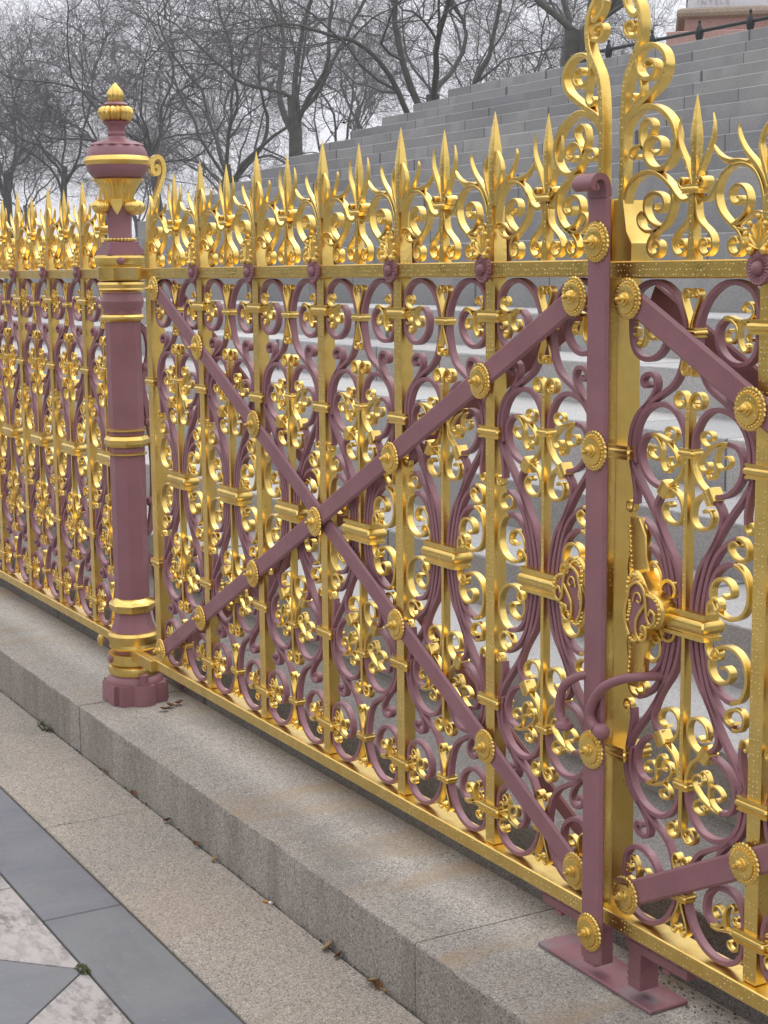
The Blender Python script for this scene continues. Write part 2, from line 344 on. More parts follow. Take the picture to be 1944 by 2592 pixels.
def moulded(mb, hw, z, h, y0, y1):
    """a collar clasped round bars: half width, height centre, half height"""
    prof = [(0, -1), (.55, -1), (.58, -.70), (.16, -.66), (.16, -.52), (.50, -.47), (.86, -.26), (1.02, 0), (.86, .26), (.50, .47), (.16, .52), (.16, .66), (.58, .70), (.55, 1), (0, 1)]
    e = .40 * h; R = []
    for a, b in prof:
        k = a * e; x0, x1, ya, yb = -hw - k, hw + k, y0 - k, y1 + k; c = .008
        R.append([(x0 + c, ya, z + b * h), (x1 - c, ya, z + b * h), (x1, ya + c, z + b * h), (x1, yb - c, z + b * h), (x1 - c, yb, z + b * h), (x0 + c, yb, z + b * h), (x0, yb - c, z + b * h), (x0, ya + c, z + b * h)])
    mb.rings(R)
def spear(mb, x, z0, z1, w0, wm, y):
    R = []
    for s, w in ((0, w0), (.12, w0 * 1.05), (.45, wm), (.6, wm * .93), (.85, wm * .42), (.97, wm * .12), (1, .002)):
        z = z0 + (z1 - z0) * s; h = w / 2
        R.append([(x - h, y - h * .9, z), (x - h * .1, y - h * 1.05, z), (x + h, y - h * .9, z), (x + h, y + h * .9, z), (x - h, y + h * .9, z)])
    mb.rings(R)
def rosette(mb, c, r, y):
    """gilt boss: scalloped disc, beaded ring, raised step, domed nut; y is the plane it sits on"""
    cx, cz = c; n = 104
    mb.lathe([(r * .97, 0), (r, .006), (r * .96, .013), (r * .73, .015), (r * .71, .024), (r * .60, .026), (r * .34, .026), (r * .31, .034), (r * .22, .037), (.001, .037)], (cx, y, cz), n, 'y', lambda a, z: (1 + .028 * cos(26 * a)) if -.001 < z < .014 else 1)
    for k in range(26):
        a = 2 * pi * k / 26
        mb.ball((cx + r * .80 * cos(a), y - .016, cz + r * .80 * sin(a)), r * .058, 6, 4)
    for k in range(16):
        a = 2 * pi * k / 16
        mb.ball((cx + r * .52 * cos(a), y - .025, cz + r * .52 * sin(a)), r * .03, 5, 4)
    mb.lathe([(r * .25, .03), (r * .25, .046), (r * .2, .050), (r * .13, .052), (r * .13, .066), (r * .09, .076), (.001, .080)], (cx, y, cz), 8, 'y')
def palmette(mb, x, y, z):
    for k, a in enumerate((-1.2, -.82, -.42, 0, .42, .82, 1.2)):
        L = .128 - .044 * abs(a); rot = Euler((0, a, 0)).to_matrix()
        c = Vector((x, y, z)) + rot @ Vector((0, 0, L * .62))
        mb.ball(c, 1, 8, 7, rot, (.0115, .012, L * .55))
        tip = Vector((x, y - .012, z)) + rot @ Vector((0, 0, L * 1.08)); mb.ball(tip, 1, 8, 5, rot, (.0145, .013, .0135))
    for s in (-1, 1): mb.ball((x + s * .042, y - .010, z - .005), .021, 10, 7)
    mb.ball((x, y + .004, z + .05), 1, 10, 6, None, (.055, .006, .068))

# --------------------------------------------- one railing bay (children of a gate leaf or fence panel)
def make_bay(parent, hw=.5, collar_front=-.014):
    p = MB(); gold_bits = []
    def bit(name, items):
        m = MB()
        for L, t, y, d in items: m.ribbon(L, t, y, d, fade)
        gold_bits.append((name, m))
    for low in (False, True):
        for sx in (1, -1):
            w = lambda L: squeeze(mir(L, sx, low), hw)
            for L, t in ((A_, .025), (B_, .024), (C_, .023), (D_, .024), (E_, .024), (F_, .024), (S_, .022), (H_, .022)): p.ribbon(w(L), t, .012, .040)
            bit('scroll_tip', [(w(HG), .017, .008, .032)])
            bit('gilded_volute', [(w(BG), .021, .008, .036), (w(DG), .019, .008, .037)])
            bit('gilded_curl', [(w(EG), .018, .008, .037)])
            bit('gilded_spiral', [(w(FG), .019, .008, .040)])
            bit('collar_curl', [(w(GG), .016, .006, .038)])
            bit('leaf_spray', [(w(L), .015, .008, .029) for L in (K1, K2, K3, K4)])
            bit('leaf_spray', [(w(L), .015, .008, .029) for L in (L1, L1B, L2, L3)] + [(w(L4), .014, .006, .030)])
        both = lambda L: [squeeze(mir(L, sx, low), hw) for sx in (1, -1)]
        flip = 1.59 + (1.345 if not low else -1.345)
        bit('crossed_scrolls', [(q, .014, .006, .038) for q in both(M_)] + [(mir(q, 1, True, flip), .014, .006, .038) for q in both(M_)])
        bit('bar_end_volutes', [(q, .016, .004, .038) for q in both(N_)])
    panel = p.build('scroll_panel', PU, parent)
    for nm, m in gold_bits: m.build(nm, GD, panel)
    c = MB(); c.box(-.0125, .0125, 0., .05, .60, 2.58, .003); c.build('centre_bar', GP, panel)
    c = MB(); moulded(c, .158, ZM, .064, collar_front, .080); c.build('centre_collar', GD, panel)
    for z in (2.935, 2 * ZM - 2.935):
        c = MB(); moulded(c, .055, z, .022, -.004, .062); c.build('clip', GD, panel)
    for z in (2.383, 2 * ZM - 2.383):
        c = MB(); moulded(c, .044, z, .022, -.002, .060); c.build('clip', GD, panel)
    for sx in (1, -1):
        for sz in (1, -1):
            c = MB()
            # small oblique clips where the side scrolls meet
            a = -.62 * sx * sz; R = []
            for k, b in ((-.036, 0), (-.030, .006), (-.010, .006), (0, .011), (.010, .006), (.030, .006), (.036, 0)):
                ring = []
                for dx, y in ((-.030 - b, .002 - b), (.030 + b, .002 - b), (.030 + b, .06), (-.030 - b, .06)):
                    x = .160 * sx + dx * sin(a) * 0.9 + k * cos(a); z = (2.197 - ZM) * sz + ZM + dx * cos(a) - k * sin(a) * .9
                    ring.append((x, y, z))
                R.append(ring)
            c.rings(R); c.build('oblique_clip', GD, panel)
    # crest between two bars
    m = MB()
    for s, w in ((-1, 1), (1, 1)): pass
    m.rings([[(-h, .004, z), (h, .004, z), (h, .05, z), (-h, .05, z)] for z, h in ((3.262, .034), (3.30, .026), (3.38, .017), (3.55, .0135), (3.60, .0135))])
    spear(m, 0, 3.59, 3.995, .030, .044, .028)
    for sx in (1, -1):
        m.ribbon(mir(RC, sx), .023, .010, .036, leaf, .004, 5, depthtaper=lambda s: 1 - .8 * s * s)
    crest = m.build('crest_spike', GP, parent)
    m = MB()
    for sx in (1, -1):
        m.ribbon(mir(P_, sx), .016, .008, .040, fade)
        m.ribbon([(sx * .018, 3.577), (sx * .050, 3.580), (sx * .076, 3.592), (sx * .083, 3.612), (sx * .068, 3.626), (sx * .048, 3.618), (sx * .052, 3.604)], .014, -.008, .066)
    m.build('crest_scroll', GD, crest)
    m = MB(); moulded(m, .052, 3.577, .020, -.012, .068); m.build('crest_ring', GD, crest)
    return panel, crest
def make_crest_side(name, parent, sx, x):
    """scrolls and flame leaves on one side of a bar; x is the bar centre and sx the side they lie on"""
    m = MB(); f = lambda L: [(x + sx * (.5 - u), z) for u, z in L]
    for L, t in ((Q1, .019), (Q2, .020), (Q3, .016)): m.ribbon(f(L), t, .008, .042, fade)
    m.ribbon(f(Q4), .016, .01, .036, lambda s: 1 - .7 * s); m.ribbon(f(Q5), .015, .01, .036, fade)
    for L in (RO, RI, RL): m.ribbon(f(L), .025, .010, .036, leaf, .004, 5, depthtaper=lambda s: 1 - .75 * s * s)
    return m.build(name, GD, parent)
def make_bar(parent, name='bar', w=.043):
    m = MB(); m.box(-w, w, 0, .086, 0, ZT, .005)
    bar = m.build(name, GP, parent)
    for z in (2.972, 2.345, 2 * ZM - 2.345, 2 * ZM - 2.972):
        c = MB(); moulded(c, .092, z, .033, -.008, .092); c.build('collar', GD, bar)
    m = MB()
    m.rings([[(-h, .0, z), (h, .0, z), (h, .08, z), (-h, .08, z)] for z, h in ((3.262, .046), (3.36, .044), (3.43, .030), (3.56, .026))])
    spear(m, 0, 3.55, 4.05, .050, .058, .036)
    sp = m.build('spear_head', GP, bar)
    for sx in (1, -1): make_crest_side('crest_scroll', sp, sx, 0)
    m = MB(); r = .074
    m.lathe([(r * .97, 0), (r, .010), (r * .93, .022), (r * .62, .016), (r * .42, .014), (.002, .014)], (0, -.032, 3.222), 66, 'y', lambda a, z: 1 + .045 * cos(22 * a) * (1 if z > .004 else 0))
    for k in range(22):
        a = 2 * pi * k / 22; rot = Euler((0, -a, 0)).to_matrix(); m.ball((r * .70 * cos(a), -.050, 3.222 + r * .70 * sin(a)), 1, 6, 5, rot, (r * .26, .005, .0062))
    m.ball((0, -.046, 3.222), 1, 14, 9, None, (.033, .036, .033))
    m.build('rosette', PU, bar)
    m = MB(); palmette(m, 0, -.046, 3.300); m.build('palmette', GD, bar)
    m = MB(); palmette(m, 0, .125, 3.300); m.box(-.04, .04, .10, .118, 3.262, 3.43, .004); m.build('back_palmette', PU, bar)
    return bar
def make_stile(parent, name, x0, x1, depth):
    m = MB(); m.box(x0, x1, .0, depth, -.02, 3.262, .005); return m.build(name, GP, parent)

# --------------------------------------------- gate leaf, built towards +x from its hinge
BAYX = [.5425 + i for i in range(1, 7)]
def brace(parent, p0, p1, y0, y1, hw, ros=(), name='brace'):
    d = Vector((p1[0] - p0[0], 0, p1[1] - p0[1])); L = d.length; a = math.atan2(d.z, d.x)
    m = MB(); m.box(0, L, y0, y1, -hw, hw, .013)
    m.v = [(p0[0] + x * cos(a) - z * sin(a), y, p0[1] + x * sin(a) + z * cos(a)) for x, y, z in m.v]
    b = m.build(name, PP, parent)
    for c in ros:
        r = MB(); rosette(r, c, .097, y0 - .001); r.build('rosette', GP, b)
    return b
def build_leaf(loc, label, m0, m1, ML):
    """local x = 0 at the post line, hinge stile at .92, meeting stile m0..m1, meeting line ML"""
    root = empty('gate_leaf', loc, label, 'gate', 'pair of wrought iron gate leaves')
    bar = make_bar(root); bar.location.x = 2.0425 * S
    for n in (3, 4, 5, 6): dup(bar, root, (n + .0425, 0, 0))
    pn, cr = make_bay(root)
    for o in (pn, cr): o.location.x = BAYX[0] * S
    for x in BAYX[1:]: dup(pn, root, (x, 0, 0)); dup(cr, root, (x, 0, 0))
    hs = make_stile(root, 'hinge_stile', .925, 1.03, .12); ms = make_stile(root, 'meeting_stile', m0, m1, .145)
    make_crest_side('crest_scroll', hs, 1, .985)
    m = MB(); pts = [(0, 3.262), (.0, 3.409), (.008, 3.607), (.02, 3.704), (.055, 3.798), (.10, 3.909), (.133, 4.0), (.141, 4.075), (.117, 4.136), (.077, 4.148), (.044, 4.110), (.042, 4.052), (.062, 4.015), (.093, 4.025), (.095, 4.065), (.069, 4.077)]
    m.ribbon([(v + .02, z) for v, z in pts], .034, -.035, .07, None, .006, 6, 'yz', None, .985)
    m.rings([[(.985 - h, .0, z), (.985 + h, .0, z), (.985 + h, .10, z), (.985 - h, .10, z)] for z, h in ((3.262, .055), (3.40, .05), (3.48, .036))]); m.build('stile_scroll', GP, hs)
    for z in (2.345, 2 * ZM - 2.345):
        c = MB(); moulded(c, .078, z, .033, -.010, .13); c.v = [(x + .985, y, q) for x, y, q in c.v]; c.build('collar', GD, hs)
        a, b = BAYX[-1] + .42, m1; c = MB(); moulded(c, (b - a) / 2 + .01, z, .033, -.010, .15); c.v = [(x + (a + b) / 2, y, q) for x, y, q in c.v]; c.build('collar', GD, ms)
    m = MB(); m.box(.93, m1, -.03, .105, 3.180, 3.262, .006); m.build('top_rail', GP, root)
    m = MB(); m.box(.80, m1, -.03, .115, -.085, -.002, .006); m.build('bottom_rail', GP, root)
    m = MB(); f = lambda L: [(ML - v, z) for v, z in L]
    m.ribbon(f(T0), .040, .004, .054, lambda s: 1 if s < .35 else 1 - .5 * (s - .35) / .65, .005)
    tc = m.build('tall_crest', GP, ms)
    m = MB()
    for L, t in ((T1, .032), (T2, .032), (T3, .030)): m.ribbon(f(L), t * .92, .006, .050, lambda s: 1 - .45 * s)
    for L, t in ((T1B, .019), (T2B, .019), (T2C, .018), (TQ2, .024), (TQ3, .021), (TQ4, .018), (TT, .024), (TT2, .019)): m.ribbon(f(L), t, .010, .042, fade)
    m.build('tall_crest_scroll', GD, tc)
    m = MB(); m.rings([[(ML - x1, -.004, z), (ML - x0, -.004, z), (ML - x0, .13, z), (ML - x1, .13, z)] for z, x0, x1 in ((3.262, .004, .155), (3.345, .004, .155), (3.40, .008, .115), (3.55, .018, .085))]); m.build('stile_block', GD, tc)
    up = [(1.20, .135), (2.06, .57), (3.05, 1.08), (4.045, 1.59), (5.06, 2.11), (6.05, 2.625), (6.90, 3.085)]
    dn = [(1.20, 3.10), (2.06, 2.665), (3.05, 2.155), (5.06, 1.085), (6.05, .575), (6.90, .13)]
    brace(root, (1.13, .10), (6.96, 3.115), -.062, -.031, .064, up)
    brace(root, (1.13, 3.135), (6.96, .10), -.029, -.002, .064, dn)
    brace(root, (1.13, .10), (6.96, 3.115), .120, .145, .05, name='back_brace'); brace(root, (1.13, 3.135), (6.96, .10), .150, .175, .05, name='back_brace')
    # feet under the free end
    m = MB()
    m.box(ML - .70, ML - .10, .06, .20, -.155, -.086, .006); m.box(ML - .58, ML - .10, .06, .20, -.205, -.155, .004); m.box(ML - .45, ML - .40, .055, .205, -.225, -.205, .003)
    for k in range(5): m.box(ML - .60 + k * .075, ML - .60 + k * .075 + .05, .054, .07, -.15, -.09, .003)
    ft = m.build('foot_block', PU, root)
    m = MB(); m.box(ML - .215, ML - .115, .065, .19, -.41, -.2, .006)
    for z in (-.25, -.30, -.335, -.37): m.box(ML - .2165, ML - .1135, .063, .07, z - .009, z + .009, .002)
    m.build('foot_leg', PU, ft)
    return root, ms
left, lms = build_leaf((0, 0, 0), 'gold and plum gate leaf standing whole between the finialled post and the plum cover strip', 6.945, 7.022, 7.06)
right, rms = build_leaf((14.1745, .037, -.009), 'gold and plum gate leaf right of the cover strip, cut off by the right edge', 7.0645, 7.1395, 7.1145)
right.scale.x = -1

# cover strip over the meeting line, fixed to the left leaf
m = MB(); m.box(7.022, 7.186, -.088, -.056, -.28, 3.56, .015)
for k in range(1): pass
cov = m.build('cover_strip', PP, left)
m = MB()
pts = [(-.073, 3.55), (-.076, 3.60), (-.092, 3.635), (-.122, 3.648), (-.152, 3.638), (-.165, 3.612), (-.150, 3.594), (-.132, 3.604)]
m.ribbon(pts, .030, 7.022, .156, None, .006, 6, 'yz', None, 0); m.build('rolled_top', PU, cov)
for z in (3.345, 2.345, .845, -.115):
    r = MB(); rosette(r, (7.108, z), .098, -.089); r.build('rosette', GD, cov)
# lock cases on both leaves: a pierced trefoil on a plum ground
def trefoil(r, k=48):
    out = []
    for i in range(k):
        a = 2 * pi * i / k; q = r * (.80 + .24 * cos(3 * a)); out.append((q * cos(a), q * sin(a)))
    return out
def lock(parent, x, z, flip, wings):
    f = -1 if flip else 1
    m = MB(); m.prism([(x + f * a * .92, z + b * 1.14) for a, b in trefoil(.168)], -.075, .12, .012)
    for sz in (1, -1): m.ribbon([(x + f * (.10 + .05 * cos(t)), z + sz * (.10 + .045 * sin(t))) for t in np.linspace(-.6, 4.4, 9)], .02, .0, .08, fade)
    case = m.build('lock_case', GD, parent)
    m = MB(); m.prism([(x + f * a * .92, z + b * 1.14) for a, b in trefoil(.128)], -.079, -.07, .002); m.build('trefoil_ground', PU, case)
    m = MB(); out = trefoil(.150, 96)
    for a, b in out[::2]: m.ball((x + f * a * .92, -.080, z + b * 1.14), .0105, 6, 4)
    arm = [(-.085, .05), (-.07, .10), (-.02, .128), (.03, .105), (.05, .04), (.06, -.03), (.085, -.06), (.115, -.045), (.115, -.005), (.085, .008), (.072, -.018)]
    arm2 = [(.045, .03), (.01, -.01), (-.02, -.06), (-.015, -.125), (.02, -.150), (.055, -.125), (.05, -.085), (.025, -.078), (.018, -.10)]
    arm3 = [(-.085, .05), (-.105, -.02), (-.095, -.09), (-.07, -.135)]
    for L in (arm, arm2, arm3): m.ribbon([(x + f * a, z + b) for a, b in L], .018, -.094, .02, fade)
    m.ribbon([(x + f * a, z + b) for a, b in [(-.05, .03), (-.035, .07), (-.005, .075), (.012, .05), (-.002, .03), (-.018, .04)]], .010, -.09, .016, fade)
    m.build('trefoil_tracery', GD, case)
    if wings:
        for sz in (1, -1):
            m = MB(); L = [(-.155, .17), (-.165, .30), (-.175, .42), (-.10, .42), (-.05, .34), (-.045, .24), (-.02, .17), (-.07, .12)]
            m.prism([(x + f * a, z + sz * b) for a, b in L], -.012, .02, .006)
            for k in range(9): m.ball((x + f * (-.152 - .018 * k / 8), -.014, z + sz * (.18 + .024 * k)), .009, 6, 4)
            m.build('lock_plate', GD, case)
    return case
lk = MB(); 
lock(left, 6.905, 1.615, True, False)
case = lock(right, 14.1745 - 7.415, 1.62, True, True)
# drop handles
m = MB(); m.tube(catmull([(7.47, .06, 1.285), (7.42, -.08, 1.290), (7.33, -.13, 1.262), (7.235, -.15, 1.208), (7.165, -.15, 1.140), (7.125, -.15, 1.06), (7.135, -.15, 1.01), (7.175, -.15, .985)], 6), lambda s: .021 + .008 * s, 12); m.ball((7.215, -.15, .978), 1, 14, 9, None, (.047, .042, .040))
m.v = [(14.1745 - x, y, z) for x, y, z in m.v]; m.build('handle', PU, right)
m = MB(); m.tube(catmull([(7.06, -.055, 1.222), (7.0, -.11, 1.195), (6.93, -.13, 1.14), (6.895, -.13, 1.07), (6.89, -.13, 1.0), (6.91, -.13, .955)], 6), lambda s: .021 + .006 * s, 12)
m.lathe([(.02, .03), (.028, .012), (.046, 0), (.05, -.018), (.04, -.03), (.002, -.034)], (6.93, -.13, .945), 16); m.build('handle', PU, left)

# ------------------------------------------------------------------ fixed railing left of the post
rail = empty('railing_panel', (.2045, .038, .005), 'fixed run of spiked gold and plum railings left of the finialled post', 'railing')
bar = make_bar(rail); bar.location.x = (-1 + .0425) * S
NB = 9
for n in range(2, NB + 1): dup(bar, rail, (-n + .0425, 0, 0))
pn, cr = make_bay(rail)
for o in (pn, cr): o.location.x = -.4575 * S
for n in range(1, NB): dup(pn, rail, (-n - .4575, 0, 0)); dup(cr, rail, (-n - .4575, 0, 0))
m = MB(); m.box(-NB - .1, -.12, -.03, .105, 3.180, 3.262, .006); m.build('top_rail', GP, rail)
m = MB(); m.box(-NB - .1, -.05, -.03, .115, -.085, -.002, .006); m.build('bottom_rail', GP, rail)

# ------------------------------------------------------------------ gate post
ZP = [(180, 4.793), (400, 3.959), (560, 3.342), (700, 2.795), (900, 2.0), (1200, .782), (1400, -.045), (1480, -.378)]
def zp(y):
    for (a, p), (b, q) in zip(ZP, ZP[1:]):
        if y <= b or (b, q) == ZP[-1]: return p + (q - p) * (y - a) / (b - a)
def z8(y): return zp((180 + y / 3.687) / 1.17179)          # heights measured on the upper part
R8 = 1 / 3.687 / 295 * 1.0
OFF = .5                                                   # the post stands on z = -.5; its parts are drawn from that foot
def build_post(loc, label):
    root = empty('gate_post', loc, label, 'gate post')
    def part(name, mat, par, shapes, sharp=32):
        m = MB(); shapes(m); m.v = [(x, y, z + OFF) for x, y, z in m.v]; return m.build(name, mat, par, (0, 0, 0), sharp)
    L8 = lambda rows: [(h * R8, z8(y)) for y, h in rows]
    oct_ = dict(n=8, phase=pi / 8)
    lob = lambda n, a: (lambda ang, z: 1 + a * abs(sin(n * ang / 2)) - a)
    fin = part('finial_stem', PU, root, lambda m: m.lathe(L8([(284, 60), (292, 92), (312, 112), (326, 100), (470, 100), (478, 118), (490, 112), (505, 92), (520, 82), (562, 76), (580, 84), (592, 84), (604, 78), (625, 92)]), n=40))
    part('finial_bud', GD, fin, lambda m: m.lathe(L8([(106, 3), (125, 20), (150, 42), (180, 64), (212, 78), (240, 78), (265, 70), (286, 60)]), n=48, mod=lob(8, .16)))
    part('melon', GD, fin, lambda m: m.lathe(L8([(324, 90), (332, 130), (350, 156), (380, 166), (410, 164), (440, 146), (462, 122), (472, 100)]), n=72, mod=lob(16, .2)))
    part('leaf_collar', PU, fin, lambda m: m.lathe(L8([(465, 96), (472, 124), (484, 108), (496, 96)]), n=48, mod=lambda a, z: 1 + .06 * cos(10 * a)))
    urn = part('urn', PU, root, lambda m: m.lathe(L8([(615, 84), (635, 100), (650, 150), (668, 200), (690, 232), (720, 252), (760, 272), (800, 280), (845, 284), (890, 284), (930, 272), (970, 248), (1000, 218), (1015, 190)]), n=56))
    part('urn_petals', PU, urn, lambda m: m.lathe(L8([(640, 110), (655, 172), (675, 224), (692, 244), (700, 236), (690, 226)]), n=72, mod=lambda a, z: 1 + .035 * cos(12 * a)))
    part('urn_band', GD, urn, lambda m: m.lathe(L8([(798, 280), (812, 292), (840, 304), (862, 300), (880, 286)]), n=120, mod=lambda a, z: 1 + .008 * cos(60 * a)))
    part('cup', GD, root, lambda m: m.lathe(L8([(1006, 226), (1014, 234), (1026, 220), (1045, 196), (1080, 172), (1130, 148), (1200, 130), (1262, 124), (1290, 116)]), n=120, mod=lambda a, z: 1 + .022 * cos(30 * a)))
    def tongues(m):
        for k in range(4):
            a = pi / 2 * k + pi / 4 + .30; rot = Matrix.Rotation(a, 3, 'Z')
            v = [Vector((.128 * sqf, dy * .9, z8(y))) for y, dy, sqf in ((1200, .055, .98), (1255, .05, 1.0), (1300, .03, 1.02), (1345, .002, 1.03), (1300, -.03, 1.02), (1255, -.05, 1.0), (1200, -.055, .98))]
            o = [rot @ p for p in v]; i = [rot @ (p - Vector((.03, 0, 0))) for p in v]; m.rings([[p[:] for p in i], [p[:] for p in o]])
    part('cup_tongues', GD, root, tongues)
    for k in range(4):
        def volute(m, a=pi / 2 * k + .30):
            rot = Matrix.Rotation(a, 3, 'Z'); zc = z8(1268); R = []
            for j in range(25):
                t = j / 24; r = .058 * math.sqrt(max(.004, 1 - abs(2 * t - 1) ** 2.4)) * (1 + .07 * abs(sin(t * pi * 6))); R.append([tuple(rot @ Vector((.105 + .165 * t, r * cos(b) * .95, zc + r * sin(b)))) for b in [2 * pi * q / 14 for q in range(14)]])
            m.rings(R)
        part('leaf_volute', GD, root, volute)
    def stem(m):
        m.lathe(L8([(1255, 126), (1330, 122), (1400, 116), (1560, 112), (1590, 122)]), n=4 * 10, mod=lambda a, z: 1 + .13 * max(0, cos(4 * (a - .30))) - .04)
    part('leaf_stem', PU, root, stem)
    def beads(m):
        for k in range(26):
            a = 2 * pi * k / 26; m.ball((.122 * cos(a), .122 * sin(a), z8(1575)), .017, 7, 5)
    part('bead_ring', GD, root, beads)
    def sq(m, rows):
        m.rings([[(sx * h, sy * h, z) for sx, sy in ((-1, -.92), (-.92, -1), (.92, -1), (1, -.92), (1, .92), (.92, 1), (-.92, 1), (-1, .92))] for h, z in rows])
    hs = .76
    part('plinth_block', PU, root, lambda m: sq(m, [(h * R8 * hs, z8(y)) for y, h in ((1590, 160), (1594, 178), (1626, 180), (1628, 192), (1646, 194), (1648, 208), (1664, 210), (1666, 224), (1694, 228), (1697, 240), (1720, 242))]))
    bd = part('top_moulding', GD, root, lambda m: m.lathe(L8([(1716, 218), (1724, 238), (1745, 244), (1765, 238), (1785, 232), (1800, 232), (1815, 220), (1825, 200)]), n=56))
    for a in (-.36, -2.4): part('stud', PU, bd, lambda m, a=a: m.ball((.20 * cos(a), .20 * sin(a), z8(1772)), 1, 14, 9, None, (.04, .04, .037)))
    part('hinge_strap', GP, root, lambda m: (m.lathe([(.195, 3.165), (.203, 3.172), (.203, 3.275), (.195, 3.285)], n=56), m.box(.10, .70, -.125, -.085, 3.172, 3.272, .006)))
    part('capital_moulding', GD, root, lambda m: m.lathe(L8([(1958, 190), (1968, 214), (1990, 222), (2015, 216), (2045, 196), (2070, 176)]), n=56))
    col = part('column', PU, root, lambda m: (m.lathe([(.150, 3.18), (.170, 3.09), (.165, 3.05), (.185, 2.99), (.178, 2.95), (.148, 2.88)], n=56),
        m.lathe([(.140, 3.0), (.158, 2.93), (.166, 2.90), (.152, 2.83), (.150, 2.80), (.1515, 2.0), (.1515, .52), (.150, .42), (.150, .30), (.168, .20), (.196, .13), (.20, .10)], **oct_)), 25)
    for nm, rows in (('gold_ring', [(.160, 3.115), (.192, 3.105), (.198, 3.088), (.176, 3.07), (.160, 3.065)]), ('gold_ring', [(.150, 2.885), (.176, 2.875), (.188, 2.858), (.184, 2.84), (.166, 2.825), (.15, 2.815)]),
                     ('gold_ring', [(.15, 1.905), (.170, 1.898), (.170, 1.886), (.15, 1.878)]), ('gold_ring', [(.15, 1.85), (.176, 1.84), (.196, 1.81), (.196, 1.775), (.178, 1.75), (.15, 1.74)]), ('gold_ring', [(.15, 1.70), (.168, 1.693), (.168, 1.680), (.15, 1.672)]),
                     ('gold_ring', [(.15, .42), (.182, .40), (.206, .365), (.200, .335), (.178, .30), (.15, .285)])):
        part(nm, GD, root, lambda m, rows=rows: m.lathe(rows, n=8 if len(rows) > 4 and rows[0][1] < 2 else 40, phase=pi / 8), 25)
    part('base_moulding', GD, root, lambda m: m.lathe([(.19, .125), (.205, .12), (.222, .095), (.222, .05), (.210, .02), (.216, -.01), (.198, -.03), (.18, -.035)], n=48))
    part('base_neck', PU, root, lambda m: m.lathe([(.186, -.02), (.176, -.05), (.176, -.10)], n=48))
    st = part('pivot_strap', GP, root, lambda m: (m.lathe([(.20, -.16), (.226, -.155), (.226, -.065), (.20, -.06)], n=48), m.box(.12, .66, -.10, -.02, -.105, -.005, .006)))
    part('stud', PU, st, lambda m: m.lathe([(.036, 0), (.036, .012), (.028, .024), (.002, .028)], (.02, -.218, -.105), 14, 'y'))
    part('base_roll', GD, root, lambda m: m.lathe([(.20, -.165), (.222, -.18), (.232, -.215), (.222, -.25), (.20, -.265)], n=48))
    kn = part('pivot_knob', GD, root, lambda m: m.lathe([(.03, 0), (.05, .012), (.055, .03), (.035, .045), (.012, .05), (.002, .052)], (-.155, -.225, .03), 18, 'y'))
    def base(m):
        m.lathe([(.205, -.255), (.238, -.285), (.25, -.315), (.25, -.335)], n=48)
        out = []
        for k in range(96):
            a = 2 * pi * k / 96; c, s_ = cos(a), sin(a)
            lobe_x = max(abs(c), .0); q = max((.30 * (1 - ((abs(s_)) / .52) ** 2 * .25) if abs(s_) < .52 else 0), min(.255 / max(abs(s_), 1e-6), .262 / max(abs(c), 1e-6)) * (.985 if abs(c) < .55 else .84))
            out.append((q * c, q * s_))
        top = [(x * .985, y * .985, -.325) for x, y in out]; t2 = [(x, y, -.338) for x, y in out]; b = [(x * 1.01, y * 1.01, -.5) for x, y in out]
        m.rings([top, t2, b])
    bs = part('base', PU, root, base)
    for sx in (1, -1):
        part('bolt', PU, bs, lambda m: (m.lathe([(.05, -.33), (.05, -.305)], (.245 * sx, -.01, 0), 20), m.lathe([(.042, -.31), (.042, -.235), (.034, -.225)], (.245 * sx, -.01, 0), 6)), 25)
    # scrolled stay behind the column
    m = MB(); m.ribbon([(.12, 2.80), (.20, 2.72), (.225, 2.55), (.18, 2.38), (.15, 2.25), (.19, 2.05), (.225, 1.75), (.23, 1.4), (.20, 1.1), (.16, .98), (.12, 1.0)], .05, -.03, .06, None, .008, 6, 'yz')
    m.ribbon([(.12, .80), (.20, .72), (.24, .5), (.22, .25), (.3, 0), (.45, -.45)], .05, -.03, .06, None, .008, 6, 'yz'); m.ball((0, .185, 2.42), .045); m.ball((0, .19, 1.95), .045); m.ball((0, .2, 1.25), .045)
    m.v = [(x, y, z + OFF) for x, y, z in m.v]; m.build('back_stay', PU, root)
    return root
post = build_post((.30, .03, -.5), 'tall octagonal plum post with gilded rings and an urn finial at the left')
post2 = dup(post, None, (13.87, .067, -.509)); post2['label'] = 'far post of the pair, out of view at the hinge of the right gate leaf'
# gilded bosses where the fence meets the post
m = MB(); m.lathe([(.03, -.02), (.05, 0), (.058, .02), (.05, .05), (.03, .06), (.002, .062)], (.085, -.02, 2.47), 6, 'y'); tag(m.build('fixing_boss', GD), 'gilded hexagonal boss at the upper left side of the octagonal post', 'boss')
m = MB(); m.lathe([(.03, -.02), (.05, 0), (.056, .02), (.05, .04), (.03, .05), (.002, .05)], (.0, -.02, 1.25), 10, 'y', scallop(5, .1)); tag(m.build('fixing_boss', GD), 'round flower-shaped gilded boss left of the post, below its middle ring', 'boss')

